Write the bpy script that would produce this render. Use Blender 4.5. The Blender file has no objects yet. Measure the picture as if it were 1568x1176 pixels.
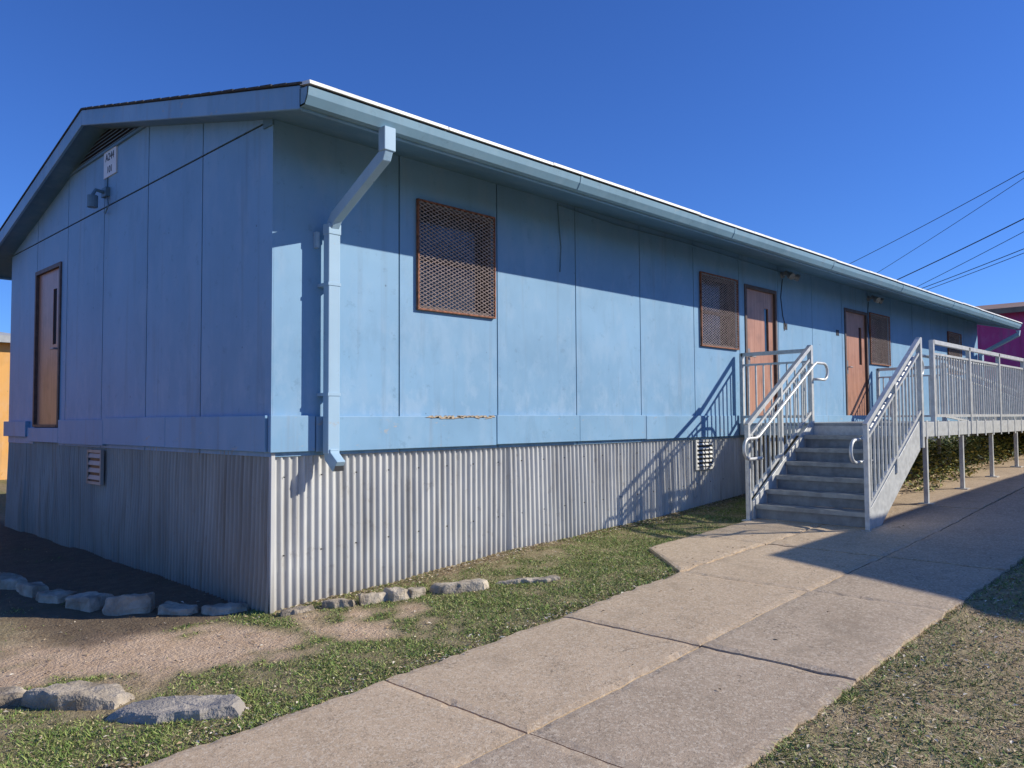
import bpy, bmesh, math, random
from mathutils import Vector, Matrix, noise
random.seed(7)
sc=bpy.context.scene
H=1.5
# ------------------------------------------------------------------ materials
def new_mat(name):
    m=bpy.data.materials.new(name); m.use_nodes=True
    nt=m.node_tree; b=nt.nodes['Principled BSDF']
    return m,nt,b
def N(nt,t,**k):
    n=nt.nodes.new(t)
    for a,v in k.items(): setattr(n,a,v)
    return n
def coords(nt,scale=(1,1,1)):
    tc=N(nt,'ShaderNodeTexCoord'); mp=N(nt,'ShaderNodeMapping')
    mp.inputs['Scale'].default_value=scale
    nt.links.new(tc.outputs['Object'],mp.inputs[0]); return mp.outputs[0]
def noi(nt,vec,scale,detail=4,rough=.55,lo=.35,hi=.65):
    n=N(nt,'ShaderNodeTexNoise'); n.inputs['Scale'].default_value=scale
    n.inputs['Detail'].default_value=detail; n.inputs['Roughness'].default_value=rough
    nt.links.new(vec,n.inputs['Vector'])
    r=N(nt,'ShaderNodeMapRange'); r.inputs[1].default_value=lo; r.inputs[2].default_value=hi
    nt.links.new(n.outputs[0],r.inputs[0]); return r.outputs[0]
def mixc(nt,fac,a,b,fs=1.0,blend='MIX'):
    m=N(nt,'ShaderNodeMix',data_type='RGBA',blend_type=blend)
    if fs!=1.0:
        q=N(nt,'ShaderNodeMath',operation='MULTIPLY'); q.inputs[1].default_value=fs
        nt.links.new(fac,q.inputs[0]); fac=q.outputs[0]
    nt.links.new(fac,m.inputs[0])
    for i,c in ((6,a),(7,b)):
        if isinstance(c,tuple): m.inputs[i].default_value=(*c,1)
        else: nt.links.new(c,m.inputs[i])
    return m.outputs[2]
def bump(nt,b,h,strength=.3,dist=.01):
    n=N(nt,'ShaderNodeBump'); n.inputs['Strength'].default_value=strength
    n.inputs['Distance'].default_value=dist
    nt.links.new(h,n.inputs['Height']); nt.links.new(n.outputs[0],b.inputs['Normal'])
def simple(name,c,rough=.6,metal=0,var=.25,vs=6,bs=0.0,c2=None):
    m,nt,b=new_mat(name); v=coords(nt)
    f=noi(nt,v,vs,3)
    d=c2 or tuple(x*(1-var) for x in c)
    nt.links.new(mixc(nt,f,c,d),b.inputs['Base Color'])
    b.inputs['Roughness'].default_value=rough; b.inputs['Metallic'].default_value=metal
    if bs: bump(nt,b,noi(nt,v,vs*12,2),bs,.004)
    return m
def paint(name,c,dirt=(.12,.13,.14),ds=.34,chip=0.0,panel=True):
    m,nt,b=new_mat(name)
    v=coords(nt)
    big=noi(nt,v,.7,4,.6,.3,.7)
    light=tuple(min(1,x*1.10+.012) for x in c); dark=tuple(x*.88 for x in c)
    col=mixc(nt,big,dark,light)
    if panel:   # each 4 ft sheet weathered a little differently
        s=N(nt,'ShaderNodeSeparateXYZ'); nt.links.new(v,s.inputs[0])
        cb=N(nt,'ShaderNodeCombineXYZ')
        for i in (0,1):
            d=N(nt,'ShaderNodeMath',operation='MULTIPLY_ADD'); d.inputs[1].default_value=1/1.24; d.inputs[2].default_value=.02; nt.links.new(s.outputs[i],d.inputs[0])
            f=N(nt,'ShaderNodeMath',operation='FLOOR'); nt.links.new(d.outputs[0],f.inputs[0]); nt.links.new(f.outputs[0],cb.inputs[i])
        wn=N(nt,'ShaderNodeTexWhiteNoise'); nt.links.new(cb.outputs[0],wn.inputs['Vector'])
        col=mixc(nt,wn.outputs[0],col,tuple(x*1.15+.01 for x in c),.4)
    bl=noi(nt,coords(nt,(1.6,1.6,.8)),2.0,6,.66,.50,.62); col=mixc(nt,bl,col,tuple(min(1,x*.85+.12) for x in c),.38)
    bl2=noi(nt,coords(nt,(2.6,2.6,1.1)),1.1,6,.7,.56,.66); col=mixc(nt,bl2,col,tuple(x*.80 for x in c),.35)
    if panel:  # scuffed, rubbed-off paint on the lower metre of wall
        r=N(nt,'ShaderNodeMapRange'); r.inputs[1].default_value=2.5; r.inputs[2].default_value=1.5; nt.links.new(s.outputs[2],r.inputs[0])
        sm=noi(nt,coords(nt,(2.2,2.2,1.3)),1.8,7,.72,.50,.60)
        q=N(nt,'ShaderNodeMath',operation='MULTIPLY'); nt.links.new(r.outputs[0],q.inputs[0]); nt.links.new(sm,q.inputs[1])
        col=mixc(nt,q.outputs[0],col,tuple(min(1,x*.8+.19) for x in c),.45)
    st=noi(nt,coords(nt,(6,6,.3)),1.3,5,.6,.56,.78); col=mixc(nt,st,col,dirt,ds)
    sc_=noi(nt,v,7,5,.75,.60,.67); col=mixc(nt,sc_,col,tuple(x*.66 for x in c),.4)
    vo=N(nt,'ShaderNodeTexVoronoi'); vo.inputs['Scale'].default_value=3.0; nt.links.new(v,vo.inputs['Vector'])
    r=N(nt,'ShaderNodeMapRange'); r.inputs[1].default_value=.034; r.inputs[2].default_value=.022; nt.links.new(vo.outputs['Distance'],r.inputs[0])
    col=mixc(nt,r.outputs[0],col,tuple(x*.4 for x in c),.8)
    if chip:
        ch=noi(nt,coords(nt,(1,1,2.5)),5,6,.75,.63,.67); col=mixc(nt,ch,col,(.44,.39,.33),chip)
    nt.links.new(col,b.inputs['Base Color'])
    b.inputs['Roughness'].default_value=.55
    b.inputs['Specular IOR Level'].default_value=.35
    bump(nt,b,noi(nt,v,1.6,2,.5,.2,.8),.3,.025)
    return m
BLUE=(.195,.355,.51)
m_blue=paint('blue_paint',BLUE)
m_trim=paint('blue_trim_paint',(.21,.375,.53),(.22,.15,.10),.4,.65,False)
m_gut=paint('downspout_paint',(.35,.50,.61),(.2,.2,.2),.2,.4,False)
m_gut2=paint('gutter_paint',(.21,.35,.43),(.2,.2,.2),.2,.3,False)
m_dark=simple('dark_gap',(.010,.010,.012),.95)
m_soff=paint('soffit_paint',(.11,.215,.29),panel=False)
m_shing=simple('shingle',(.10,.095,.09),.95,0,.5,30,.5)
m_drip=simple('roof_edge_white',(.82,.80,.73),.5,0,.25,9)
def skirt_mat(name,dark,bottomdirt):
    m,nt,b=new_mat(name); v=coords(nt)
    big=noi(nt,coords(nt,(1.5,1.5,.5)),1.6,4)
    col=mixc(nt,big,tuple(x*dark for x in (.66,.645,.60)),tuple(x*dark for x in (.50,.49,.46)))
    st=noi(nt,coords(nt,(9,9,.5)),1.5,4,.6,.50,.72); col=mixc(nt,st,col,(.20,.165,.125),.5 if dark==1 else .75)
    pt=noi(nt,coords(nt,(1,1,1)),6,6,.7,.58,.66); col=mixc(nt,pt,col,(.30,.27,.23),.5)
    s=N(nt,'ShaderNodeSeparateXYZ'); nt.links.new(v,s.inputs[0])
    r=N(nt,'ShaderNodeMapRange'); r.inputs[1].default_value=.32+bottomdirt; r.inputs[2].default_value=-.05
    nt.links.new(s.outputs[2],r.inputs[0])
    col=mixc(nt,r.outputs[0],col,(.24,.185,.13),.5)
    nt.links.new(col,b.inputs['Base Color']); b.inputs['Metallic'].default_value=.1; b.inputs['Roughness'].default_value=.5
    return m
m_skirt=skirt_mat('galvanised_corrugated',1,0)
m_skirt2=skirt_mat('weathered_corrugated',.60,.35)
m_alu=simple('aluminium_rail',(.70,.69,.65),.42,.2,.22,14)
m_deck=simple('metal_decking',(.42,.43,.41),.55,.2,.35,7)
m_tread=simple('stair_tread_metal',(.31,.32,.315),.6,.1,.3,10)
m_rust=simple('rusty_frame',(.36,.13,.06),.7,.1,.6,25)
m_mesh=simple('brown_mesh',(.46,.35,.31),.6,.1,.4,20)
m_glass,ntg,bg=new_mat('window_glass'); bg.inputs['Base Color'].default_value=(.02,.025,.03,1); bg.inputs['Roughness'].default_value=.06
m_wood,nt,b=new_mat('brown_door')
v=coords(nt,(9,9,.6)); g=noi(nt,v,3,5,.6); col=mixc(nt,g,(.40,.18,.11),(.52,.27,.175)); col=mixc(nt,noi(nt,coords(nt),3,4,.6,.5,.7),col,(.22,.11,.07),.5)
nt.links.new(col,b.inputs['Base Color']); b.inputs['Roughness'].default_value=.4
m_frame=simple('door_frame',(.13,.085,.07),.6,0,.4,12)
m_white=simple('white_plate',(.75,.75,.75),.5,0,.08,5)
m_black=simple('black_metal',(.02,.02,.022),.5)
m_grey=simple('grey_fixture',(.30,.31,.32),.4,.3,.3,20)
m_raw=simple('raw_split_wood',(.60,.46,.31),.8,0,.4,30)
m_purple=paint('purple_paint',(.66,.05,.20)); m_orange=paint('orange_paint',(.75,.38,.10)); m_green=paint('sage_paint',(.25,.33,.25))
m_roofbrown=simple('brown_roof',(.36,.22,.15),.8,0,.3,3)
m_roofl=simple('pale_roof',(.5,.5,.48),.8,0,.3,3)
m_bark=simple('bark_pole',(.14,.10,.07),.9,0,.4,12)
def concrete(name,a,b2):
    m,nt,b=new_mat(name); v=coords(nt)
    big=noi(nt,v,1.1,5,.62)
    col=mixc(nt,big,a,b2)
    mid=noi(nt,v,7,4,.65,.4,.7); col=mixc(nt,mid,col,tuple(min(1,x*1.18) for x in a),.45)
    vo=N(nt,'ShaderNodeTexVoronoi'); vo.inputs['Scale'].default_value=75; nt.links.new(v,vo.inputs['Vector'])
    hs=N(nt,'ShaderNodeSeparateColor'); nt.links.new(vo.outputs['Color'],hs.inputs[0])
    r=N(nt,'ShaderNodeMapRange'); r.inputs[1].default_value=.55; r.inputs[2].default_value=1.0; nt.links.new(hs.outputs[0],r.inputs[0])
    col=mixc(nt,r.outputs[0],col,(.76,.64,.48),.5)
    r2=N(nt,'ShaderNodeMapRange'); r2.inputs[1].default_value=.32; r2.inputs[2].default_value=0; nt.links.new(hs.outputs[1],r2.inputs[0])
    col=mixc(nt,r2.outputs[0],col,tuple(x*.48 for x in a),.5)
    stn=noi(nt,v,1.7,7,.72,.55,.70); col=mixc(nt,stn,col,tuple(x*.62 for x in b2),.45)
    sp=noi(nt,v,50,2,.5,.70,.75); col=mixc(nt,sp,col,(.07,.055,.045),.6)
    w=N(nt,'ShaderNodeTexNoise'); w.inputs['Scale'].default_value=.55; w.inputs['Detail'].default_value=7; w.inputs['Roughness'].default_value=.6; nt.links.new(v,w.inputs['Vector'])
    ab=N(nt,'ShaderNodeMath',operation='SUBTRACT'); ab.inputs[1].default_value=.47; nt.links.new(w.outputs[0],ab.inputs[0])
    a2=N(nt,'ShaderNodeMath',operation='ABSOLUTE'); nt.links.new(ab.outputs[0],a2.inputs[0])
    r3=N(nt,'ShaderNodeMapRange'); r3.inputs[1].default_value=.0016; r3.inputs[2].default_value=.0004; nt.links.new(a2.outputs[0],r3.inputs[0])
    col=mixc(nt,r3.outputs[0],col,(.09,.07,.055),.5)
    nt.links.new(col,b.inputs['Base Color']); b.inputs['Roughness'].default_value=.85; b.inputs['Specular IOR Level'].default_value=.25
    bump(nt,b,noi(nt,v,110,2,.6),.3,.003); return m
m_conL=concrete('aggregate_concrete_tan',(.59,.435,.285),(.50,.365,.235))
m_conR=concrete('aggregate_concrete_grey',(.51,.385,.265),(.42,.315,.215))
m_stone=simple('limestone',(.60,.50,.375),.9,0,.55,5,.8,c2=(.24,.19,.135))
m_slate=simple('grey_slab_stone',(.43,.375,.31),.9,0,.3,5,.8)
# ------------------------------------------------------------------ builders
class B:
    def __init__(s): s.v=[]; s.f=[]
    def box(s,x0,x1,y0,y1,z0,z1):
        n=len(s.v)
        for z in (z0,z1):
            s.v+= [(x0,y0,z),(x1,y0,z),(x1,y1,z),(x0,y1,z)]
        s.f+=[(n,n+3,n+2,n+1),(n+4,n+5,n+6,n+7),(n,n+1,n+5,n+4),(n+1,n+2,n+6,n+5),(n+2,n+3,n+7,n+6),(n+3,n,n+4,n+7)]
    def prism(s,poly,vec):
        n=len(s.v); k=len(poly); vec=Vector(vec)
        s.v+=[tuple(p) for p in poly]+[tuple(Vector(p)+vec) for p in poly]
        s.f.append(tuple(range(n+k-1,n-1,-1))); s.f.append(tuple(range(n+k,n+2*k)))
        for i in range(k):
            j=(i+1)%k; s.f.append((n+i,n+j,n+k+j,n+k+i))
    def tube(s,pts,r,n=8,sq=False,ry=None):
        pts=[Vector(p) for p in pts]; k=len(pts); base=len(s.v); 
        if sq: n=4
        prev=None
        for i,p in enumerate(pts):
            t=(pts[min(i+1,k-1)]-pts[max(i-1,0)]).normalized()
            if prev is None:
                up=Vector((0,0,1)) if abs(t.z)<.9 else Vector((1,0,0))
                u=t.cross(up).normalized()
            else:
                u=(prev-t*prev.dot(t)).normalized()
            w=u.cross(t).normalized(); prev=u
            for j in range(n):
                a=2*math.pi*(j+(.5 if sq else 0))/n; q=r*(1.414 if sq else 1); q2=(ry or r)*(1.414 if sq else 1)
                s.v.append(tuple(p+u*math.cos(a)*q+w*math.sin(a)*q2))
        for i in range(k-1):
            for j in range(n):
                a=base+i*n+j; b_=base+i*n+(j+1)%n; s.f.append((a,b_,b_+n,a+n))
        s.f.append(tuple(base+j for j in range(n-1,-1,-1))); s.f.append(tuple(base+(k-1)*n+j for j in range(n)))
    def obj(s,name,mat,parent=None,bevel=0,smooth=False):
        me=bpy.data.meshes.new(name); me.from_pydata(s.v,[],s.f); me.update()
        bm=bmesh.new(); bm.from_mesh(me); bmesh.ops.recalc_face_normals(bm,faces=bm.faces); bm.to_mesh(me); bm.free()
        o=bpy.data.objects.new(name,me); sc.collection.objects.link(o); me.materials.append(mat)
        if parent: o.parent=parent
        if smooth:
            for p in me.polygons: p.use_smooth=True
        if bevel:
            m=o.modifiers.new('b','BEVEL'); m.width=bevel; m.segments=2; m.limit_method='ANGLE'; m.angle_limit=.6
        return o
def empty(name):
    e=bpy.data.objects.new(name,None); sc.collection.objects.link(e); return e
# ------------------------------------------------------------------ terrain profile
PX=[-60,-8,-3,-.3,1.2,2.8,5.7,7.5,12.4,20,40,90]; PZ=[-2.2,-1.78,-1.62,-1.51,-1.42,-1.32,-1.22,-1.10,-.84,-.5,-.2,0]
def lin(x):
    if x<=PX[0]: return PZ[0]
    for i in range(len(PX)-1):
        if x<=PX[i+1]:
            t=(x-PX[i])/(PX[i+1]-PX[i]); return PZ[i]+t*(PZ[i+1]-PZ[i])
    return PZ[-1]
def P(x): return sum(lin(x+d) for d in (-.8,-.4,0,.4,.8))/5+H
Y0,YC,Y1=-4.03,-3.075,-1.95
def on_path(x,y,m=0.0):
    if Y0-m<y<Y1+m and x>-9: return True
    if x>2.72-m and Y1<=y<-1.12+m:
        return y < Y1+(x-2.72+m)*1.15
    return False
def sstep(a,b,x):
    t=max(0,min(1,(x-a)/(b-a))); return t*t*(3-2*t)
def gz(x,y):
    z=P(x)
    if y>0.3 and x<3: z=z+( -1.475+H - z)*sstep(.3,2.5,y)*.9
    z+= .018*noise.noise(Vector((x*1.3,y*1.3,0)))+.008*noise.noise(Vector((x*6,y*6,3)))
    if on_path(x,y,-.03): z=P(x)-.03
    elif on_path(x,y,.06): z=P(x)+.004
    return z
def cover(x,y):
    n=noise.fractal(Vector((x*.9,y*.9,1.7)),1,2,4); n2=noise.fractal(Vector((x*3.5,y*3.5,8)),1,2,3)
    if y<Y0+.05:
        g=.47+.45*n+.5*n2+ (.22*sstep(1.4,-.5,x)); s=.18
    else:
        d=math.hypot((x+.85)/1.5,(y+.30+.45*(x+.85))/.54)
        s=1-sstep(.45,1.35,d+.5*n2+.3*n)
        g=.84+.4*n+.6*n2-1.0*s-.10*sstep(-.6,-1.6,x)
        if y>-.25 and x>0: g-=.2
        if x<.05 and y>.2: g-=.8
    return max(0,min(1,g)),max(0,min(1,s))
def axis(lo,hi,step,far):
    a=[]; x=lo
    while x<hi: a.append(x); x+=step
    a.append(hi)
    d=step; x=hi
    while x<far: d*=1.35; x+=d; a.append(x)
    d=step; x=lo
    while x>-far: d*=1.35; x-=d; a.insert(0,x)
    return a
xs=axis(-4.2,9,.07,420); ys=axis(-6.6,3.6,.07,420)
vv=[];cols=[]
for y in ys:
    for x in xs:
        vv.append((x,y,gz(x,y))); g,s=cover(x,y); 
        bed_shade=sstep(.15,.0,x)*sstep(.05,.35,y)*sstep(-1.45-.1*y,-1.15-.1*y,x) if y<9 else 0.0  # bed behind the stones: darker soil with the building's shade painted in
        cols+= [g,s,bed_shade,1]
nx=len(xs); ff=[(j*nx+i,j*nx+i+1,(j+1)*nx+i+1,(j+1)*nx+i) for j in range(len(ys)-1) for i in range(nx-1)]
me=bpy.data.meshes.new('ground'); me.from_pydata(vv,[],ff); me.update()
for p in me.polygons: p.use_smooth=True
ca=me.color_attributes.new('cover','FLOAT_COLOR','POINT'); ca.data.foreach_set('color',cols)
ground=bpy.data.objects.new('ground',me); sc.collection.objects.link(ground)
m,nt,b=new_mat('ground_soil_grass'); v=coords(nt)
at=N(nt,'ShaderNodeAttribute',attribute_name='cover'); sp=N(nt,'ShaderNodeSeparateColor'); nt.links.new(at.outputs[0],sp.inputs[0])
f1=noi(nt,v,38,4,.7); f2=noi(nt,v,9,5,.6); f3=noi(nt,v,120,2,.6)
soil=mixc(nt,f2,(.36,.26,.155),(.54,.42,.26)); soil=mixc(nt,f1,soil,(.18,.125,.07),.5)
sand=mixc(nt,f2,(.64,.44,.28),(.80,.58,.39)); sand=mixc(nt,f3,sand,(.44,.30,.19),.45)
gr=mixc(nt,f1,(.12,.155,.04),(.32,.31,.11)); gr=mixc(nt,f3,gr,(.07,.075,.022),.5)
c=mixc(nt,sp.outputs[1],soil,sand); c=mixc(nt,sp.outputs[0],c,gr,.75); c=mixc(nt,sp.outputs[2],c,(.12,.085,.06),.7)  # last mix puts the bed's shade into the soil colour
nt.links.new(c,b.inputs['Base Color']); b.inputs['Roughness'].default_value=.95; b.inputs['Specular IOR Level'].default_value=.15
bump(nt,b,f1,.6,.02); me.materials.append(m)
# ------------------------------------------------------------------ sidewalk
walk=empty('sidewalk')
def slab(name,x0,x1,y0,y1,mat,diag=None):
    g=.007; x0+=g;x1-=g;y0+=g;y1-=g
    nx=max(2,int((x1-x0)/.05)); ny=max(2,int((y1-y0)/.05)); vs=[];fs=[]
    t=random.uniform(-.005,.005)
    for j in range(ny+1):
        for i in range(nx+1):
            x=x0+(x1-x0)*i/nx; y=y0+(y1-y0)*j/ny
            if diag:
                xl=x0+(y-y0)/(y1-y0)*diag; x=xl+(x1-xl)*i/nx
            z=P(x)+.026+t+.0015*noise.noise(Vector((x*4,y*4,5)))
            e=min(i,nx-i,j,ny-j)
            if e==0:
                w=.030 if (abs(y-Y0)<.02 or abs(y-Y1)<.02) else .007
                k=noise.fractal(Vector((x*7,y*7,2)),1,2,4)*w
                if j in(0,ny): y+=k
                if i in(0,nx): x+=k*.4
                z-=.004+.012*max(0,noise.noise(Vector((x*9,y*9,2))))
            vs.append((x,y,z))
    for j in range(ny):
        for i in range(nx):
            a=j*(nx+1)+i; fs.append((a,a+1,a+nx+2,a+nx+1))
    rim=[i for i in range(nx+1)]+[(j+1)*(nx+1)-1 for j in range(1,ny+1)]+[ny*(nx+1)+i for i in range(nx-1,-1,-1)]+[j*(nx+1) for j in range(ny-1,0,-1)]
    b0=len(vs)
    for r in rim: x,y,z=vs[r]; vs.append((x,y,z-.11))
    k=len(rim)
    for i in range(k): fs.append((rim[i],b0+i,b0+(i+1)%k,rim[(i+1)%k]))
    q=B(); q.v=vs;q.f=fs; q.obj(name,mat,walk)
xj=[-.36+1.555*i for i in range(-5,17)]
for i in range(len(xj)-1):
    slab('slab_inner',xj[i],xj[i+1],YC,Y1,m_conL); slab('slab_outer',xj[i],xj[i+1],Y0,YC,m_conR)
slab('apron_slab',2.75,4.3,Y1,-1.12,m_conL,diag=.72)
for a,b_ in ((4.3,5.85),(5.85,7.4),(7.4,8.96),(8.96,10.5),(10.5,12.1),(12.1,13.7)): slab('apron_slab',a,b_,Y1,-1.12 if a<7 else -.95,m_conL)
# ------------------------------------------------------------------ building
bld=empty('blue_portable_building')
L=19.84; W=7.44; pw=1.24; E=.84; RK=.27
SL=.24
def ztop(y):
    yy=y if y<=W/2 else W-y
    return H+2.37+SL*(yy+E)
zw=H+2.40; zb0=H-.253; zb1=H+.035
holes=[(1.45,2.41,H+1.03,H+2.02),(6.365,7.345,H+1.0,H+1.98),(12.46,13.46,H+1.03,H+1.98),(17.3,18.3,H+1.03,H+1.98)]
doors=[(7.60,8.62,H-.07,H+1.98),(11.27,12.35,H-.07,H+1.98)]
pan=B()
for i in range(16):
    a=i*pw+.0075; c=(i+1)*pw-.0075
    if i==0: a=0.0
    hs=[h for h in holes+doors if h[0]<c and h[1]>a]
    cuts=sorted({a,c}|{max(a,h[0]) for h in hs}|{min(c,h[1]) for h in hs})
    for p,q in zip(cuts,cuts[1:]):
        mid=(p+q)/2; hh=[h for h in hs if h[0]<mid<h[1]]
        if hh:
            h=hh[0]
            if h[2]>zb0+.1: pan.box(p,q,-.014,0,zb0-.03,h[2])
            pan.box(p,q,-.014,0,h[3],zw+.02)
        else: pan.box(p,q,-.014,0,zb0-.03,zw+.02)
pan.obj('long_wall_panels',m_blue,bld)
core=B()
core.box(.012,L-.012,.12,W-.02,H-.2,zw)
core.obj('interior_core',m_dark,bld)
seam=B()
for i in range(1,16):
    x=i*pw
    if any(h[0]-.02<x<h[1]+.02 for h in holes+doors): continue
    seam.box(x-.02,x+.02,.001,.02,zb0,zw)
seam.obj('seam_backing',m_dark,bld)
gp=B()
gd=(5.17,6.22,H-.06,H+2.0)
def gprism(poly): gp.prism([(-.014,y,z) for y,z in poly],(.014,0,0))
for i in range(6):
    a=i*pw+.009; c=(i+1)*pw-.009
    if i==0: a=-.013
    if i==5: c=W
    z0=zb0-.03
    segs=[(a,c)]
    if gd[0]<c and gd[1]>a:
        segs=[]
        if a<gd[0]: segs.append((a,gd[0]))
        if c>gd[1]: segs.append((gd[1],c))
        p,q=max(a,gd[0]),min(c,gd[1]); gprism([(p,gd[3]),(q,gd[3]),(q,zw-.009),(p,zw-.009)])
    for p,q in segs: gprism([(p,z0),(q,z0),(q,zw-.009),(p,zw-.009)])
    zt=lambda y: ztop(y)-.165
    if a<0: a=.0
    pts=[(a,zw+.009),(c,zw+.009),(c,max(zw+.010,zt(c)))]
    if a<W/2<c: pts.append((W/2,zt(W/2)))
    pts.append((a,max(zw+.0101,zt(a))))
    gprism(pts)
gp.obj('gable_wall_panels',m_blue,bld)
q=B()
q.prism([(.0008,0.03,zb0),(.0008,5.1,zb0),(.0008,5.1,zw-.05),(.0008,W/2,ztop(W/2)-.22),(.0008,.03,zw-.03)],(.01,0,0))
q.prism([(.0008,6.3,zb0),(.0008,W-.02,zb0),(.0008,W-.02,zw-.02),(.0008,5.0,zw+.2),(.0008,5.0,H+2.1),(.0008,6.3,H+2.1)],(.01,0,0))
q.obj('gable_backing',m_dark,bld)
q=B(); q.box(L-.01,L+.01,0.0,W,zb0,zw); q.prism([(L-.01,0,zw),(L-.01,W,zw),(L-.01,W/2,ztop(W/2)-.17)],(.02,0,0)); q.box(0,L,W-.015,W+.002,zb0,zw); q.obj('rear_walls',m_blue,bld)
# roof
r=B()
y0,ym,y1=-E,W/2,W+E
x0,x1=-RK,L+RK
r.prism([(x0+.03,y0+.03,ztop(y0)-.165),(x0+.03,ym,ztop(ym)-.17),(x0+.03,y1-.03,ztop(y0)-.165),(x0+.03,y1-.03,ztop(y0)-.02),(x0+.03,ym,ztop(ym)-.02),(x0+.03,y0+.03,ztop(y0)-.02)],(x1-x0-.06,0,0))
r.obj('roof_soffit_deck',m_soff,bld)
r=B()
r.prism([(x0-.012,y0-.03,ztop(y0)-.022),(x0-.012,ym,ztop(ym)-.019),(x0-.012,y1+.03,ztop(y0)-.022),(x0-.012,y1+.03,ztop(y0)-.008),(x0-.012,ym,ztop(ym)-.004),(x0-.012,y0-.03,ztop(y0)-.008)],(x1-x0+.024,0,0))
for k in range(22):
    yy=y0+ .15+ k*.2; dx=.006+.012*random.random()
    zz=ztop(yy)-.014; r.prism([(x0-.012-dx,yy,zz),(x0-.012-dx*.7,yy+.17,zz+SL*.17),(x0-.012-dx*.7,yy+.17,zz+SL*.17+.012),(x0-.012-dx,yy,zz+.013)],(.3,0,0))
r.obj('roof_shingles',m_shing,bld)
r=B()
for xa in (x0,x1-.03):
    r.prism([(xa,y0,ztop(y0)-.19),(xa,ym-.002,ztop(ym)-.19),(xa,ym-.002,ztop(ym)-.023),(xa,y0,ztop(y0)-.023)],(.03,0,0))
    r.prism([(xa,y1,ztop(y0)-.19),(xa,ym+.002,ztop(ym)-.19),(xa,ym+.002,ztop(ym)-.023),(xa,y1,ztop(y0)-.023)],(.03,0,0))
r.box(x0+.031,x1-.031,y0,y0+.03,ztop(y0)-.19,ztop(y0)-.024); r.box(x0+.031,x1-.031,y1-.03,y1,ztop(y0)-.19,ztop(y0)-.024)
r.obj('fascia_boards',m_trim,bld,bevel=.004)
r=B(); segs=16
for k in range(segs):
    xa=x0+(x1-x0)*k/segs; xb=x0+(x1-x0)*(k+1)/segs-.01; dz=random.uniform(-.006,.004)
    r.prism([(xa,y0-.135,ztop(y0)-.048+dz),(xa,y0-.128,ztop(y0)-.048+dz),(xa,y0-.005,ztop(y0)-.024+dz),(xa,y0-.005,ztop(y0)+.0+dz),(xa,y0-.13,ztop(y0)-.022+dz)],(xb-xa,0,0))
r.obj('drip_edge',m_drip,bld)
zg=ztop(y0)
prof=[(-.002,-.05),(-.002,-.175),(-.07,-.175),(-.105,-.118),(-.116,-.06),(-.103,-.06),(-.095,-.114),(-.065,-.165),(-.012,-.165),(-.012,-.05)]
r=B(); r.prism([(x0,y0+a,zg+b_) for a,b_ in prof],(x1-x0,0,0))
for xe in (x0,x1-.004): r.prism([(xe,y0+a,zg+b_) for a,b_ in prof[:5]],(.004,0,0))
for k in range(1,7):
    xe=x0+k*2.95; r.prism([(xe,y0+a*1.03-.002,zg+b_-.003*(1 if b_<-.1 else -1)) for a,b_ in prof[1:5]]+[(xe,y0-.10,zg-.062),(xe,y0-.07,zg-.16),(xe,y0-.012,zg-.165)],(.03,0,0))
r.obj('gutter',m_gut2,bld)
xd=.455; r=B()
r.box(.37,.475,-.965,-.885,H+2.02,H+2.2)
r.tube([(.42,-.925,H+2.06),(.42,-.90,H+1.99),(xd,-.20,H+1.66),(xd,-.135,H+1.58)],.045,sq=True,ry=.038)
r.box(xd-.055,xd+.055,-.175,-.095,H-.27,H+1.60)
r.box(xd-.060,xd+.060,-.181,-.089,H+1.52,H+1.61)
r.tube([(xd,-.135,H-.24),(xd,-.145,H-.29),(xd,-.25,H-.37)],.052,sq=True,ry=.042)
r.obj('downspout',m_gut,bld,bevel=.006)
r=B(); r.prism([(xd-.04,-.254,H-.405),(xd+.04,-.254,H-.405),(xd+.04,-.254,H-.34),(xd-.04,-.254,H-.34)],(0,-.0015,.0)); r.obj('downspout_opening',m_black,bld)
r=B()
for z in (.2,1.1): r.box(xd-.060,xd+.060,-.180,-.014,H+z,H+z+.025)
r.box(xd-.10,xd-.07,-.06,-.015,H+1.42,H+1.55)
r.obj('downspout_straps',m_gut,bld)
r=B(); edges=[-.045,.36,2.42,3.72,5.0,7.26]
for a,c in zip(edges,edges[1:]):
    dz=random.uniform(-.008,.008); r.box(a+.005,c-.005,-.055-random.uniform(0,.01),-.0145,zb0+dz,zb1+dz)
r.box(7.27,L+.02,-.046,-.0145,zb0,zb1)
ed=[-.0445,1.9,3.55,5.08]
for a,c in zip(ed,ed[1:]):
    dz=random.uniform(-.01,.01); r.box(-.055,-.0145,a+.003+(0.05 if a<0 else 0),c-.003,zb0+dz,zb1+dz)
r.box(-.05,-.0145,5.1,6.38,zb0-.0,H-.07)
r.box(-.07,-.0145,6.4,W+.03,zb0+.06,zb1-.02)
r.obj('band_boards',m_trim,bld,bevel=.004)
r=B()
for k in range(16):
    x=1.5+k*.052+random.random()*.03; hh=.006+random.random()*.022; r.prism([(x,-.0675,zb1-hh),(x+.10,-.0675,zb1-.010-random.random()*.02),(x+.08,-.0675,zb1+.006)],(0,.03,0))
r.obj('split_wood',m_raw,bld)
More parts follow.
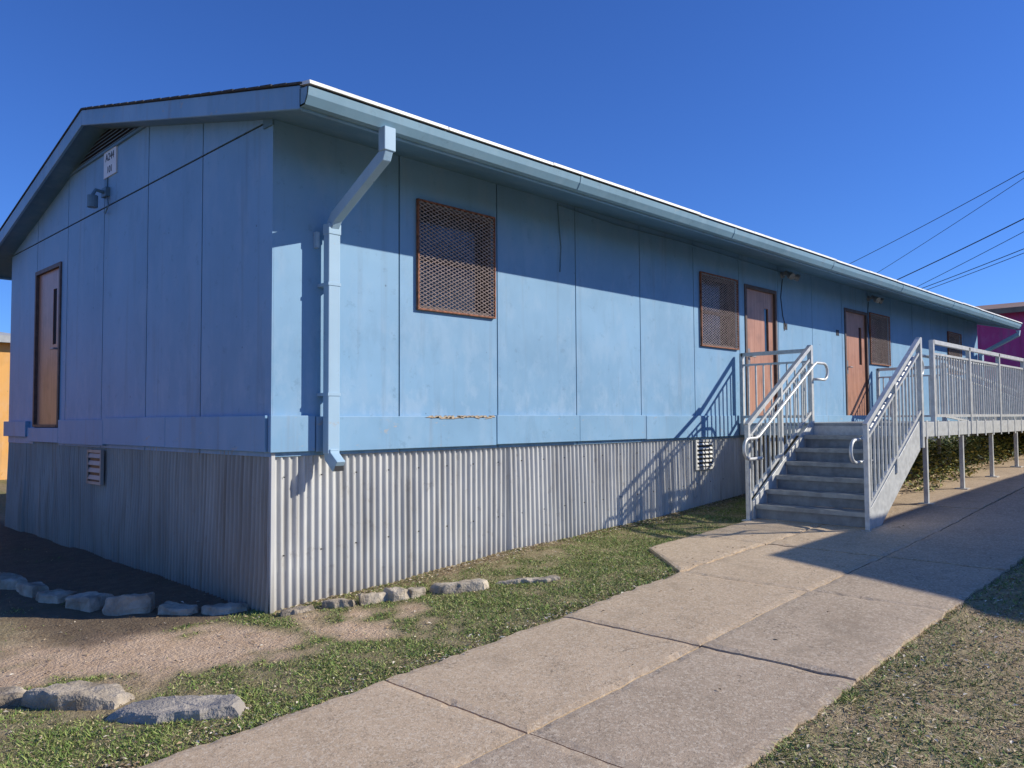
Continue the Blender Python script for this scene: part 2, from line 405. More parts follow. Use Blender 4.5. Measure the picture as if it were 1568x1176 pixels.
def skirt(name,length,axis_,extra,mat,A):
    p=.068;n=int(length/p*8); vs=[];fs=[]
    tz=zb0+.03
    for i in range(n+1):
        u=length*i/n; sh=int(u/.66); rr=random.Random(sh*13+extra); off=rr.uniform(-.006,.006); tilt=rr.uniform(-.012,.016)
        d=A*math.sin(2*math.pi*u/p)
        for k in range(5):
            t=k/4
            if axis_=='x': g=P(u)-.02; z=tz+(g-tz)*t; vs.append((u,.012+off-d-tilt*t-.01*t+.006*noise.noise(Vector((u*2.2,t*1.5,4))),z))
            else:
                g=-1.475+H-.06; z=tz+(g-tz)*t; vs.append((.010+off-d-tilt*t*2-.01*t+.02*noise.noise(Vector((u*2,t*2,0))),u,z))
    for i in range(n):
        for k in range(4):
            a=i*5+k; fs.append((a,a+1,a+6,a+5))
    q=B(); q.v=vs;q.f=fs; return q.obj(name,mat,bld,smooth=True)
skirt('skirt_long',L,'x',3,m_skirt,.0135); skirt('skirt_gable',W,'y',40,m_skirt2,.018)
r=B(); r.box(-.012,.02,-.02,.02,-.05,zb0); r.obj('skirt_corner',m_skirt,bld)
r=B()
for row in (.12,.62):
    x=.1
    while x<7:
        z=zb0-.05-(zb0-P(x))*row; r.box(x,x+.010,-.016,-.005,z,z+.010); x+=.34
r.obj('screws',m_black,bld)
def vent_x(xa,xb,za,zb_):
    r=B(); r.box(xa,xb,-.024,-.015,za,zb_); r.obj('skirt_vent_back',m_black,bld)
    r=B(); r.box(xa-.03,xa,-.035,-.01,za-.03,zb_+.03); r.box(xb,xb+.03,-.035,-.01,za-.03,zb_+.03); r.box(xa,xb,-.034,-.01,za-.03,za);r.box(xa,xb,-.034,-.01,zb_,zb_+.03)
    n=6
    for k in range(n):
        z=za+(zb_-za)*(k+.3)/n; r.prism([(xa,-.034,z),(xa,-.026,z+.026),(xa,-.025,z+.022),(xa,-.032,z-.004)],(xb-xa,0,0))
    r.obj('skirt_vent_louvres',m_skirt,bld)
vent_x(6.2,6.6,H-.66,H-.32)
def vent_y(ya,yb,za,zb_):
    r=B(); r.box(-.038,-.033,ya,yb,za,zb_); r.obj('gable_skirt_vent_back',m_black,bld)
    r=B(); r.box(-.055,-.02,ya-.03,ya,za-.03,zb_+.03); r.box(-.055,-.02,yb,yb+.03,za-.03,zb_+.03); r.box(-.054,-.02,ya,yb,za-.03,za);r.box(-.054,-.02,ya,yb,zb_,zb_+.03)
    for k in range(4):
        z=za+(zb_-za)*(k+.3)/4; r.prism([(-.056,ya,z),(-.042,ya,z+.045),(-.040,ya,z+.04),(-.053,ya,z-.005)],(0,yb-ya,0))
    r.obj('gable_skirt_vent_louvres',m_skirt2,bld)
vent_y(3.62,4.0,H-.66,H-.34)
# windows
for (a,c,z0,z1) in holes:
    r=B(); r.box(a,c,.10,.11,z0,z1); r.obj('window_glass',m_glass,bld)
    r=B(); r.box(a,c,.0,.12,z0,z0+.03); r.box(a,c,.0,.12,z1-.03,z1); r.box(a,a+.03,.0,.12,z0+.03,z1-.03); r.box(c-.03,c,.0,.12,z0+.03,z1-.03)
    zm=(z0+z1)/2; r.box(a+.03,c-.03,.07,.099,zm-.02,zm+.02); r.box(a+.03,a+.06,.07,.099,z0+.03,zm-.02); r.box(c-.06,c-.03,.07,.099,z0+.03,zm-.02)
    r.obj('window_sash',m_frame,bld)
    r=B(); w=.017
    r.box(a-.02,c+.02,-.05,-.02,z0-.02,z0+w-.02); r.box(a-.02,c+.02,-.05,-.02,z1-w+.02,z1+.02)
    r.box(a-.02,a+w-.02,-.05,-.02,z0+w-.02,z1-w+.02); r.box(c+.02-w,c+.02,-.05,-.02,z0+w-.02,z1-w+.02)
    r.obj('security_screen_frame',m_rust,bld,bevel=.003)
    r=B(); py=.036; slope=.5; t=.0040
    A0,C0=a-.005,c+.005; Z0,Z1=z0-.005,z1+.005
    for sgn in (1,-1):
        k=-60
        while k<140:
            zs=Z0+k*py; k+=1
            xA,xB=A0,C0
            f=lambda x: zs+sgn*slope*(x-A0)
            if sgn>0:
                xA=max(xA,A0+(Z0-zs)/slope); xB=min(xB,A0+(Z1-zs)/slope)
            else:
                xA=max(xA,A0+(zs-Z1)/slope); xB=min(xB,A0+(zs-Z0)/slope)
            if xB-xA<.01: continue
            yy=-.040 if sgn>0 else -.043
            n=len(r.v)
            r.v+=[(xA,yy,f(xA)-t),(xB,yy,f(xB)-t),(xB,yy-.003,f(xB)+t),(xA,yy-.003,f(xA)+t)]; r.f.append((n,n+1,n+2,n+3))
    r.obj('expanded_mesh',m_mesh,bld)
def door_x(a,c,z0,z1):
    r=B(); f=.055
    r.box(a,a+f,-.03,.1,z0,z1); r.box(c-f,c,-.03,.1,z0,z1); r.box(a+f,c-f,-.03,.1,z1-f,z1); r.box(a+f,c-f,-.03,.1,z0,z0+.02); r.obj('door_frame',m_frame,bld,bevel=.004)
    va,vb=c-f-.30,c-f-.17; vz0,vz1=z0+1.05,z1-.3
    r=B(); r.box(a+f,va,.01,.05,z0+.02,z1-f); r.box(vb,c-f,.01,.05,z0+.02,z1-f); r.box(va,vb,.01,.05,z0+.02,vz0); r.box(va,vb,.01,.05,vz1,z1-f); r.obj('door_leaf',m_wood,bld)
    r=B(); r.box(va,vb,.03,.04,vz0,vz1); r.obj('door_vision_glass',m_glass,bld)
    r=B(); r.box(a+f+.05,a+f+.11,-.005,.01,z0+.86,z0+1.1); r.tube([(a+f+.08,-.0,z0+.98),(a+f+.08,-.05,z0+.98),(a+f+.19,-.05,z0+.98)],.011); r.obj('door_handle',m_grey,bld)
for d in doors: door_x(*d)
a,c,z0,z1=gd; f=.05
r=B(); r.box(-.035,.1,a,a+f,z0,z1); r.box(-.035,.1,c-f,c,z0,z1); r.box(-.035,.1,a+f,c-f,z1-f,z1); r.box(-.04,.1,a+f,c-f,z0,z0+.03); r.obj('gable_door_frame',m_frame,bld)
va,vb=a+f+.2,a+f+.34; vz0,vz1=z0+1.05,z1-.3
r=B(); r.box(.005,.05,a+f,va,z0+.03,z1-f); r.box(.005,.05,vb,c-f,z0+.03,z1-f); r.box(.005,.05,va,vb,z0+.03,vz0); r.box(.005,.05,va,vb,vz1,z1-f); r.obj('gable_door_leaf',m_wood,bld)
r=B(); r.box(.02,.03,va,vb,vz0,vz1); r.obj('gable_door_glass',m_glass,bld)
r=B(); r.box(-.01,.005,a+f+.03,a+f+.10,z0+.88,z0+1.1); r.tube([(0,a+f+.06,z0+.98),(-.06,a+f+.06,z0+.98),(-.06,a+f+.18,z0+.98)],.012); r.obj('gable_door_handle',m_grey,bld)
r=B(); vb_=H+3.04; r.prism([(-.018,2.6,vb_),(-.018,4.84,vb_),(-.018,W/2,ztop(W/2)-.175)],(.003,0,0)); r.obj('gable_vent_back',m_black,bld)
r=B()
for k in range(6):
    z=vb_+.01+k*.04; hw=(ztop(W/2)-.18-z)/SL-.03
    if hw<.08: break
    r.prism([(-.045,W/2-hw,z),(-.02,W/2-hw,z+.02),(-.018,W/2-hw,z+.015),(-.043,W/2-hw,z-.005)],(0,2*hw,0))
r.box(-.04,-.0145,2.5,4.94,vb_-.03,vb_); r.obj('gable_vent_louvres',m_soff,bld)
r=B(); r.box(-.03,-.0145,3.35,3.72,H+2.72,H+3.03)
r.obj('sign_board',m_white,bld)
def text(s,y,z,size,name):
    cu=bpy.data.curves.new(name,'FONT'); cu.body=s; cu.size=size; cu.extrude=.001; cu.align_x='CENTER'
    o=bpy.data.objects.new(name,cu); sc.collection.objects.link(o)
    o.matrix_world=Matrix(((0,0,-1,-.032),(-1,0,0,y),(0,1,0,z),(0,0,0,1))); cu.materials.append(m_black); o.parent=bld
text('A244',3.535,H+2.90,.12,'sign_number'); text('101',3.535,H+2.76,.11,'sign_room')
r=B(); r.box(-.06,-.0145,3.56,3.70,H+2.50,H+2.60); r.tube([(-.06,3.63,H+2.55),(-.14,3.63,H+2.56),(-.17,3.63,H+2.50),(-.17,3.63,H+2.47)],.02); r.tube([(-.17,3.63,H+2.49),(-.17,3.63,H+2.36)],.055,12)
r.tube([(-.03,3.60,H+2.50),(-.05,3.50,H+2.38),(-.06,3.56,H+2.30),(-.04,3.66,H+2.33)],.008); r.tube([(-.02,3.63,H+2.6),(-.02,3.63,H+2.76)],.01)
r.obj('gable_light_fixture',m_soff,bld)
for x in (8.82,12.42):
    r=B(); r.tube([(x,-.014,H+2.26),(x,-.05,H+2.26)],.05,12)
    for s in (-1,1):
        r.tube([(x,-.05,H+2.26),(x+s*.07,-.12,H+2.27)],.012)
        r.tube([(x+s*.07,-.12,H+2.28),(x+s*.10,-.20,H+2.22)],.035,12); r.tube([(x+s*.10,-.20,H+2.22),(x+s*.12,-.25,H+2.19)],.055,12)
    r.obj('floodlight',m_grey,bld)
    r=B(); r.tube([(x+.02,-.02,H+2.2),(x-.05,-.02,H+1.9),(x+.01,-.02,H+1.6),(x+.1,-.02,H+1.45),(x+.05,-.02,H+1.38)],.006); r.obj('light_cable',m_black,bld)
r=B(); r.tube([(3.42,-.02,H+2.38),(3.44,-.025,H+2.1),(3.47,-.02,H+1.9),(3.45,-.02,H+1.62)],.006)
r.tube([(3.43,-.02,H+2.36),(4.5,-.02,H+2.32),(6.0,-.02,H+2.34),(8.8,-.02,H+2.30)],.006)
r.obj('loose_cables',m_soff,bld)
r=B(); r.box(10.9,11.02,-.02,-.0145,H+1.45,H+1.55); r.box(8.86,8.98,-.02,-.0145,H+1.4,H+1.5); r.obj('door_number_plates',m_black,bld)
r=B(); r.box(-.03,.0-.0145,-.03,.12,H+2.35,H+2.44); r.obj('corner_cap',m_soff,bld)
r=B(); r.tube([(L+.1,-.9,H+2.15),(L+.1,-.9,H+2.05),(L-.05,-.1,H+1.6),(L-.05,-.1,H-.2)],.045,sq=True); r.obj('far_downspout',m_gut,bld)
# ------------------------------------------------------------------ staircase
st=empty('entry_staircase')
SX0,SX1=5.67,7.30; SY0,SY1=-2.48,-1.11; dk=H-.075; gfoot=P(5.6)+.03
nr=7; rh=(dk-gfoot)/nr; tr=(SX1-SX0)/(nr-1)
t=B(); rs=B(); ns=B()
for i in range(nr-1):
    x=SX0+i*tr; z=gfoot+rh*(i+1)
    t.box(x-.020,x+tr+.005,SY0+.035,SY1-.035,z-.045,z)
    ns.box(x-.027,x-.0205,SY0+.036,SY1-.036,z-.046,z+.003)
    for k in range(5): t.box(x-.015+k*.05,x+.010+k*.05,SY0+.04,SY1-.04,z,z+.004)
    rs.box(x+.003,x+.012,SY0+.036,SY1-.036,z-rh+.001,z-.046)
rs.box(SX1+.003,SX1+.012,SY0+.036,SY1-.036,dk-rh,dk-.16)
t.obj('treads',m_tread,st); rs.obj('risers',m_tread,st); ns.obj('nosings',m_deck,st)
s=B(); sl=rh/tr
for y in (SY0,SY1-.03):
    s.prism([(SX0-.06,y,gfoot-.02),(SX0+.22,y,gfoot-.02),(SX1+.02,y,dk-.30),(SX1+.02,y,dk+.02),(SX1-.05,y,dk+.02),(SX0-.06,y,gfoot+.2)],(0,.03,0))
s.obj('stringers',m_alu,st,bevel=.004)
def rail_z(x): return dk+.0+sl*(x-SX1)
for y in (SY0+.0,SY1-.0):
    s=B(); yi=y
    xb=SX0-.12
    top=lambda x: rail_z(x)+1.02
    low=lambda x: rail_z(x)+.12
    s.tube([(xb,yi,gfoot-.02),(xb,yi,top(xb))],.024,sq=True)
    s.tube([(SX1+.02,yi,dk-.3),(SX1+.02,yi,top(SX1)+.03)],.028,sq=True)
    s.tube([(xb-.02,yi,top(xb-.02)),(SX1+.02,yi,top(SX1+.02))],.025,sq=True)
    s.tube([(xb,yi,low(xb)+.03),(SX1,yi,low(SX1)+.03)],.018,sq=True)
    s.tube([(xb,yi,top(xb)-.16),(SX1,yi,top(SX1)-.16)],.014,sq=True)
    mx=(xb+SX1)/2; s.tube([(mx,yi,rail_z(mx)-.05),(mx,yi,top(mx))],.022,sq=True)
    x=xb+.11
    while x<SX1-.03:
        s.tube([(x,yi,low(x)+.03),(x,yi,top(x)-.16)],.0095,sq=True); x+=.115
    s.obj('guard_rail',m_alu,st)
    s=B(); d=.075 if y==SY0 else -.075; yh=y+d
    hr=lambda x: rail_z(x)+.80
    xl=SX0-.02; z0=hr(xl); loop=[]
    ex=xl-.33; rad=.12
    loop=[(xl+.15,y,z0-2*rad+.0),(xl+.1,yh,z0-2*rad),(ex+rad,yh,z0-2*rad)]
    for k in range(1,8):
        a=-math.pi/2-math.pi*k/8; loop.append((ex+rad+rad*math.cos(a),yh,z0-rad+rad*math.sin(a)))
    loop+=[(ex+rad,yh,z0),(xl-.04,yh,z0),(xl+.04,yh,hr(xl+.04))]
    xt=SX1; z1=hr(xt)
    loop+=[(xt-.05,yh,hr(xt-.05)),(xt+.04,yh,z1+.01),(xt+.28,yh,z1+.01)]
    for k in range(1,8):
        a=math.pi/2-math.pi*k/8; loop.append((xt+.28+.11*math.cos(a),yh,z1-.10+.11*math.sin(a)))
    loop+=[(xt+.28,yh,z1-.21),(xt+.06,yh,z1-.21),(xt+.03,y,z1-.21)]
    s.tube(loop,.019,10)
    for x in (SX0+.3,SX0+.85,SX1-.15): s.tube([(x,y,hr(x)-.06),(x,yh,hr(x)-.06),(x,yh,hr(x))],.007)
    s.obj('handrail',m_alu,st,smooth=True)
s=B(); s.box(SX0-.2,SX0-.04,SY0-.05,SY0+.05,gfoot-.02,gfoot-.008); s.box(SX0-.2,SX0-.04,SY1-.05,SY1+.05,gfoot-.02,gfoot-.008); s.obj('base_plates',m_alu,st)
# ------------------------------------------------------------------ landing + ramp
rp=empty('wheelchair_ramp')
LX0,LX1=SX1+.03,12.6; RX1=21.0
s=B()
x=LX0
while x<LX1-.01:
    s.box(x,min(x+.145,LX1),SY0+.03,-.06,dk-.035,dk); x+=.15
ry=lambda x: dk-max(0,x-LX1)/14
x=LX1
while x<RX1:
    s.prism([(x,SY0+.03,ry(x)-.035),(x+.145,SY0+.03,ry(x+.145)-.035),(x+.145,SY0+.03,ry(x+.145)),(x,SY0+.03,ry(x))],(0,1.2,0)); x+=.15
s.obj('deck_planks',m_deck,rp)
s=B()
s.box(LX0,LX1,SY0-.015,SY0+.03,dk-.17,dk+.012); s.box(LX0-.02,LX0+.02,SY0+.03,-.06,dk-.17,dk-.036); s.box(LX1-.02,LX1+.02,SY0+1.23,-.06,dk-.17,dk-.036)
s.box(LX0,LX1,-.06,-.047,dk-.17,dk-.002)
for y in (SY0-.015,SY0+1.23): s.prism([(LX1,y,dk-.17),(RX1,y,ry(RX1)-.17),(RX1,y,ry(RX1)+.012),(LX1,y,dk+.012)],(0,.045,0))
x=LX0+.15
while x<RX1:
    s.box(x-.03,x+.03,SY0-.022,SY0-.015,ry(x)-.2,ry(x)+.03)
    x+=.44
s.obj('deck_frame',m_alu,rp,bevel=.003)
s=B()
x=LX0+.22
while x<RX1:
    for y in (SY0+.03,SY0+1.2)+((-.2,) if x<LX1 else ()):
        s.tube([(x,y,P(x)+.01),(x,y,ry(x)-.17)],.025,sq=True); s.box(x-.08,x+.08,y-.08,y+.08,P(x)+.02,P(x)+.035)
    x+=1.52
s.obj('support_legs',m_alu,rp)
def guard(b,p,q,h=1.0,post=1.5):
    p=Vector(p);q=Vector(q); Ln=(q-p).length; d=(q-p)/Ln; up=Vector((0,0,1))
    b.tube([p+up*h,q+up*h],.026,sq=True); b.tube([p+up*(h-.15),q+up*(h-.15)],.014,sq=True); b.tube([p+up*.09,q+up*.09],.018,sq=True)
    n=max(1,round(Ln/post))
    for i in range(n+1): b.tube([p+d*(Ln*i/n)-up*.16,p+d*(Ln*i/n)+up*(h+.02)],.026,sq=True)
    u=.1
    while u<Ln-.05:
        b.tube([p+d*u+up*.09,p+d*u+up*(h-.15)],.0095,sq=True); u+=.115
s=B()
guard(s,(LX0,-.10,dk),(LX0,SY1,dk),.98)
guard(s,(LX1,-.10,dk),(LX1,SY0+1.23,dk),.98)
guard(s,(LX0+.48,SY0-.0,dk),(LX1,SY0,dk),1.03,1.6)
guard(s,(LX1+.02,SY0,dk),(RX1,SY0,ry(RX1)),1.03,1.6)
guard(s,(LX1+.02,SY0+1.25,dk),(RX1,SY0+1.25,ry(RX1)),1.03,1.6)
s.obj('guard_panels',m_alu,rp)
s=B(); s.tube([(LX0+.35,SY0+.08,dk+.85),(LX1,SY0+.08,dk+.85),(RX1,SY0+.08,ry(RX1)+.85)],.019,8); s.obj('ramp_handrail',m_alu,rp,smooth=True)
# ------------------------------------------------------------------ stones
def rock(cx,cy,lx,ly,h,rot,seed,mat,name,sink=.03):
    rr=random.Random(seed*77+5)
    k=rr.choice((5,6,7,8)); ang=[]
    for i in range(k): ang.append((i+rr.uniform(-.32,.32))*2*math.pi/k)
    rad=[rr.uniform(.78,1.12) for _ in range(k)]
    outl=[]
    for a,r0 in zip(ang,rad):
        c_,s_=math.cos(a),math.sin(a); m_=1/max(abs(c_),abs(s_)); outl.append(Vector((c_*r0*(.35+.65*m_)*lx/2,s_*r0*(.35+.65*m_)*ly/2,0)))
    n_in=9
    per=[]
    for i in range(k):
        p,q=outl[i],outl[(i+1)%k]
        for j in range(n_in): per.append(p.lerp(q,j/n_in))
    M=len(per); b=B(); R=Matrix.Rotation(rot,3,'Z'); z0=gz(cx,cy)
    levels=[(1.06,0),(1.05,.35),(1.01,.72),(.96,.92),(.88,1.0),(.7,1.02),(.45,1.0),(.2,1.01)]
    sd_=Vector((seed*3.1,seed*1.7,0))
    tilt=Vector((rr.uniform(-.09,.09),rr.uniform(-.09,.09)))
    for s_,zz in levels:
        for p in per:
            q=Vector((p.x*s_,p.y*s_,zz*h))
            nv=noise.noise_vector(q*6+sd_)*.024+noise.noise_vector(q*20+sd_)*.014
            q+=Vector((nv.x,nv.y,nv.z*.8 if zz>0 else 0)); q.z+=q.x*tilt.x+q.y*tilt.y
            q=R@q; b.v.append((cx+q.x,cy+q.y,z0-sink+q.z))
    for l_ in range(len(levels)-1):
        for i in range(M): b.f.append((l_*M+i,l_*M+(i+1)%M,(l_+1)*M+(i+1)%M,(l_+1)*M+i))
    b.f.append(tuple((len(levels)-1)*M+i for i in range(M)))
    b.obj(name,mat)
S=[(-.21,.36,.40,.16,.08,2.3),(-.44,.64,.36,.2,.08,2.2),(-.68,1.02,.40,.28,.15,2.2),(-.88,1.40,.36,.24,.12,2.0),(-1.02,1.78,.36,.22,.10,1.9),(-1.07,2.14,.34,.2,.11,1.7),(-1.14,2.54,.44,.22,.12,1.8),(-1.24,3.02,.42,.22,.11,1.8),(-1.33,3.5,.45,.2,.11,1.75),(-1.42,4.0,.45,.2,.11,1.75),
(.13,-.17,.30,.13,.065,-.5),(.42,-.30,.30,.14,.075,-.5),(.66,-.42,.24,.13,.10,-.3),(.84,-.5,.18,.13,.11,-.6),(1.0,-.55,.16,.13,.10,-.4),(1.32,-.72,.54,.17,.10,-.62),(1.82,-1.03,.60,.10,.06,-.7),
(-1.95,-.42,.40,.24,.09,-.6),(-1.6,-.82,.56,.30,.10,-.75)]
for i,(a,c,lx,ly,h,ro) in enumerate(S): rock(a,c,lx,ly,h,ro,i+1,m_stone,'border_stone')
rock(-1.28,-1.44,.74,.30,.07,-.82,31,m_slate,'border_stone',.02)
# ------------------------------------------------------------------ grass blades
CAM=Vector((-3.17,-5.73,H))
fw=Vector((.716,.698)); rt=Vector((.698,-.716))
gv=[];gf=[];gc=[]
def blocked(x,y):
    return on_path(x,y,.0) or (x>-.02 and y>-.03)
cnt=0; tries=0
rnd=random.Random(3)
while cnt<135000 and tries<650000:
    tries+=1
    r_=2.2+ (rnd.random()**1.35)*11; th=rnd.uniform(-.66,.66)
    d=fw*math.cos(th)+rt*math.sin(th); x=CAM.x+d.x*r_; y=CAM.y+d.y*r_
    if blocked(x,y): continue
    g,s=cover(x,y); right=y<Y0
    edge=on_path(x,y,.07)
    pr=.04+.90*sstep(.25,.9,g)
    if right: pr=max(pr,.5)
    if s>.5: pr*=.2
    if x<.0 and y>.25 and x>-1.2: pr*=.05
    if edge: pr=max(pr,.45*(.5+noise.noise(Vector((x*3,y*3,9)))))
    if rnd.random()>pr: continue
    hgt=rnd.uniform(.008,.024)*(.6+.6*g)*(1.25 if edge else 1)
    dry=rnd.random()>(.22+.56*g)
    if right: hgt*=1.35
    z=gz(x,y)-.002
    a=rnd.uniform(0,6.28); w=rnd.uniform(.002,.0042)*(1+r_*.06); lx=rnd.gauss(0,.9)*hgt; ly=rnd.gauss(0,.9)*hgt
    if right and dry: lx*=2;ly*=2
    n=len(gv); ca_,sa=math.cos(a)*w,math.sin(a)*w
    gv+=[(x-ca_,y-sa,z),(x+ca_,y+sa,z),(x+lx,y+ly,z+hgt*(.5 if dry else 1))]; gf.append((n,n+1,n+2))
    k=rnd.uniform(.65,1.35)
    c=(.60*k,.48*k,.27*k,1) if dry else ((.16*k,.24*k,.045*k,1) if rnd.random()<.62 else (.34*k,.37*k,.11*k,1))
    gc+=list(c)*3; cnt+=1
me=bpy.data.meshes.new('grass'); me.from_pydata(gv,[],gf); ca=me.color_attributes.new('col','FLOAT_COLOR','POINT'); ca.data.foreach_set('color',gc)
o=bpy.data.objects.new('grass',me); sc.collection.objects.link(o)
m_attr,nt,b=new_mat('blade_colour'); at=N(nt,'ShaderNodeAttribute',attribute_name='col'); nt.links.new(at.outputs[0],b.inputs['Base Color']); b.inputs['Roughness'].default_value=.7
me.materials.append(m_attr)
print('blades',cnt,tries)
def leafmesh(name,pts,size,palette,flat=.35):
    gv=[];gf=[];gc=[]
    for p in pts:
        s=size*rnd.uniform(.6,1.3); a=rnd.uniform(0,6.28)
        u=Vector((math.cos(a),math.sin(a),rnd.uniform(-flat,flat))).normalized()*s; w=Vector((-math.sin(a),math.cos(a),rnd.uniform(-flat,flat))).normalized()*s*.5
        p=Vector(p); n=len(gv); c_=Vector((0,0,s*.25))
        gv+=[tuple(p-u),tuple(p-w+c_),tuple(p+u),tuple(p+w+c_)]; gf+=[(n,n+1,n+2,n+3)]
        c=rnd.choice(palette); k=rnd.uniform(.6,1.3); gc+=[c[0]*k,c[1]*k,c[2]*k,1]*4
    me=bpy.data.meshes.new(name); me.from_pydata(gv,[],gf); ca=me.color_attributes.new('col','FLOAT_COLOR','POINT'); ca.data.foreach_set('color',gc)
    o=bpy.data.objects.new(name,me); sc.collection.objects.link(o); me.materials.append(m_attr); return o
pts=[]
for _ in range(9500):
    t=rnd.random()
    if t<.25: x=rnd.uniform(.1,7.5); y=-abs(rnd.gauss(0,.14))-.03
    elif t<.38: x=rnd.uniform(-2.5,4); y=Y1+abs(rnd.gauss(0,.12))
    elif t<.78: x=rnd.uniform(-1.5,7); y=Y0-abs(rnd.gauss(0,.8))
    elif t<.93: x=rnd.uniform(-3,3); y=rnd.uniform(-2,1)
    else: x=rnd.uniform(0,7); y=rnd.uniform(Y0,-1.2); 
    if on_path(x,y) and rnd.random()>.10: continue
    z=(P(x)+.03) if on_path(x,y) else gz(x,y)+.008
    pts.append((x,y,z))
leafmesh('fallen_leaves',pts,.014,[(.36,.25,.13),(.52,.40,.25),(.14,.09,.05),(.66,.57,.44),(.22,.15,.08)])
pts=[]
for _ in range(16000):
    x=rnd.uniform(8.4,24); y=rnd.uniform(-2.2,-.15)
    hh=.20+.36*max(0,noise.noise(Vector((x*1.6,y*1.6,4)))+.4)
    pts.append((x,y,P(x)+rnd.random()*hh))
leafmesh('shrub',pts,.036,[(.14,.19,.045),(.34,.36,.09),(.05,.08,.02),(.50,.43,.12)],.9)
# ------------------------------------------------------------------ other buildings
def house(name,x0,x1,y0,y1,z0,h,mat,roof,ridge='x',pitch=.25,ov=.4):
    e=empty(name); zt=z0+h
    b=B(); b.box(x0,x1,y0,y1,z0-.3,zt)
    s=B()
    if ridge=='x':
        ym=(y0+y1)/2; rz=zt+(ym-y0)*pitch
        b.prism([(x0,y0,zt),(x0,y1,zt),(x0,ym,rz)],(x1-x0,0,0))
        s.prism([(x0-ov,y0-ov,zt-ov*pitch+.02),(x0-ov,ym,rz+.02),(x0-ov,y1+ov,zt-ov*pitch+.02),(x0-ov,y1+ov,zt-ov*pitch+.2),(x0-ov,ym,rz+.2),(x0-ov,y0-ov,zt-ov*pitch+.2)],(x1-x0+2*ov,0,0))
    else:
        xm=(x0+x1)/2; rz=zt+(xm-x0)*pitch
        b.prism([(x0,y0,zt),(x1,y0,zt),(xm,y0,rz)],(0,y1-y0,0))
        s.prism([(x0-ov,y0-ov,zt-ov*pitch+.02),(xm,y0-ov,rz+.02),(x1+ov,y0-ov,zt-ov*pitch+.02),(x1+ov,y0-ov,zt-ov*pitch+.2),(xm,y0-ov,rz+.2),(x0-ov,y0-ov,zt-ov*pitch+.2)],(0,y1-y0+2*ov,0))
    b.obj('walls',mat,e); s.obj('roof',roof,e)
    t=B()
    y=y0+1.2
    while y<y1: t.box(x0-.015,x0-.002,y-.012,y+.012,z0,zt); y+=1.22
    x=x0+1.2
    while x<x1: t.box(x-.012,x+.012,y1+.002,y1+.015,z0,zt); t.box(x-.012,x+.012,y0-.015,y0-.002,z0,zt); x+=1.22
    t.obj('batten_seams',mat,e)
    w=B(); g=B()
    for k in range(3):
        xx=x0+(x1-x0)*(k+.5)/3
        for yy,sg in ((y0,-1),(y1,1)):
            ya,yb=sorted((yy+sg*.02,yy+sg*.05)); w.box(xx-.55,xx+.55,ya,yb,z0+1.2,z0+2.3)
            ya,yb=sorted((yy+sg*.051,yy+sg*.055)); g.box(xx-.48,xx+.48,ya,yb,z0+1.27,z0+2.23)
    w.obj('window_frames',m_frame,e); g.obj('window_panes',m_glass,e)
    return e
house('purple_building',28,38,-9,7,P(28),3.9,m_purple,m_roofbrown,'y',.15,.5)
house('orange_building',-14,2.75,18,25,P(0)-.05,3.6,m_orange,m_roofl,'x',.12,.3)
house('neighboring_portable_building',7.85,26,-13.5,-6.5,P(8),2.80,m_green,m_roofl,'x',.22,.25)
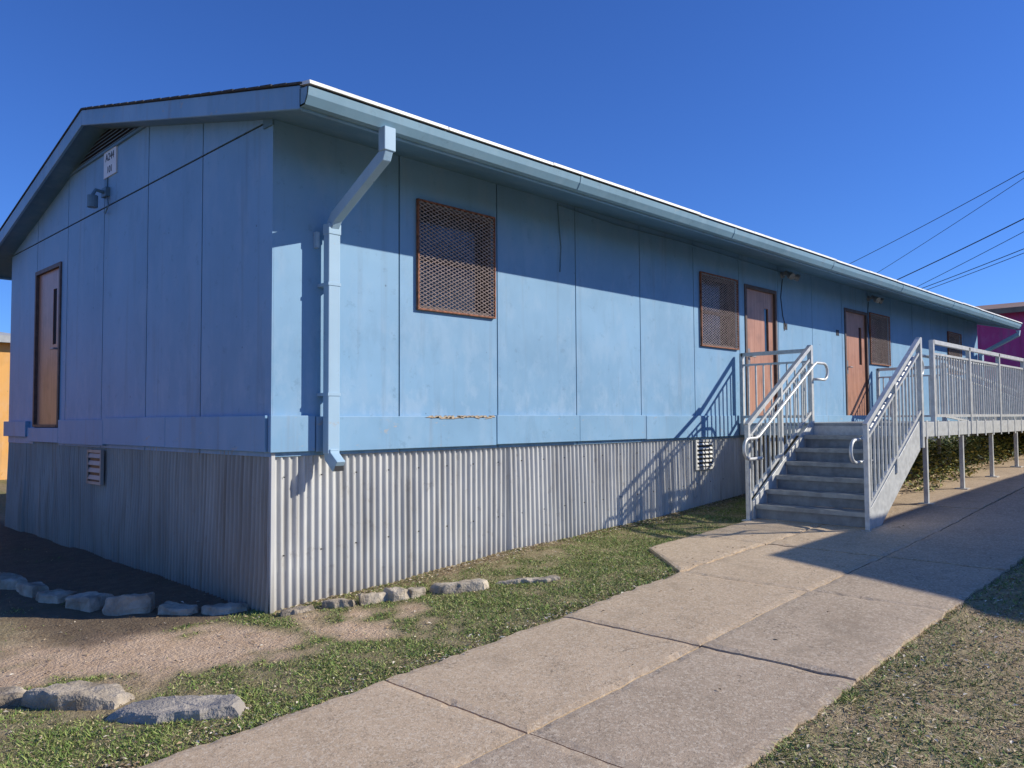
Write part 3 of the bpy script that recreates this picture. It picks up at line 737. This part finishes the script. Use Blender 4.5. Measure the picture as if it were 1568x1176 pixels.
# ------------------------------------------------------------------ poles + lines
def pole(x,y,top):
    e=empty('utility_pole'); b=B(); b.tube([(x,y,P(x)-.3),(x,y,top)],.13,12); b.tube([(x-.4,y-1.0,top-.5),(x+.4,y+1.0,top-.5)],.06,sq=True); b.tube([(x-.4,y-1.0,top-1.6),(x+.4,y+1.0,top-1.6)],.05,sq=True)
    for k in (-1,-.5,.5,1): b.tube([(x+.4*k,y+k,top-.45),(x+.4*k,y+k,top-.3)],.04)
    b.obj('pole_and_arms',m_bark,e)
pole(43,18.4,H+6.9); pole(23,-3.9,H+9.2)
lines=[(8.4,6.8,0,0,.013),(8.85,4.3,-.5,.5,.010),(6.9,4.9,.3,-.3,.02),(6.77,3.4,0,.3,.011),(5.8,4.7,.2,-.5,.014),(5.65,4.6,.25,-.6,.012)]
for zb_,za_,o1,o2,rad in lines:
    b=B(); pts=[]
    p=Vector((23+o1*.4,-3.9+o1,H+zb_)); q=Vector((43+o2*.4,18.4+o2,H+za_))
    for k in range(25):
        t=k/24; r_=p.lerp(q,t); r_.z-=.9*4*t*(1-t)*.35; pts.append(r_)
    b.tube(pts,rad,5); b.obj('power_line',m_black)
# ------------------------------------------------------------------ light
sd=Vector((-.95,1,-.78)).normalized()
l=bpy.data.lights.new('sun','SUN'); l.energy=5.0; l.angle=math.radians(.5); l.color=(1,.96,.86)
lo=bpy.data.objects.new('sun',l); sc.collection.objects.link(lo); lo.rotation_euler=sd.to_track_quat('-Z','Y').to_euler()
w=bpy.data.worlds.new('World'); sc.world=w; w.use_nodes=True; nt=w.node_tree
sky=nt.nodes.new('ShaderNodeTexSky'); sky.sky_type='NISHITA'; sky.sun_disc=False
sky.sun_elevation=math.asin(-sd.z); sky.sun_rotation=math.atan2(-sd.x,-sd.y); sky.ozone_density=2.0; sky.air_density=1.0; sky.dust_density=0.0; sky.altitude=300
tint=N(nt,'ShaderNodeMix',data_type='RGBA',blend_type='MULTIPLY'); tint.inputs[0].default_value=1; tint.inputs[7].default_value=(.50,.92,1.85,1)
bgn=nt.nodes['Background']; bgn.inputs[1].default_value=.082; nt.links.new(sky.outputs[0],tint.inputs[6]); nt.links.new(tint.outputs[2],bgn.inputs[0])
# ------------------------------------------------------------------ camera
cd=bpy.data.cameras.new('camera'); co=bpy.data.objects.new('camera',cd); sc.collection.objects.link(co)
cd.sensor_width=36; cd.lens=28.06; cd.clip_end=2000
R=Matrix.Rotation(math.radians(-45.7),4,'Z')@Matrix.Rotation(math.radians(92.54),4,'X')@Matrix.Rotation(math.radians(-.35),4,'Z')
co.matrix_world=Matrix.Translation(CAM)@R
sc.camera=co
sc.view_settings.view_transform='Standard'; sc.view_settings.look='None'; sc.view_settings.exposure=0
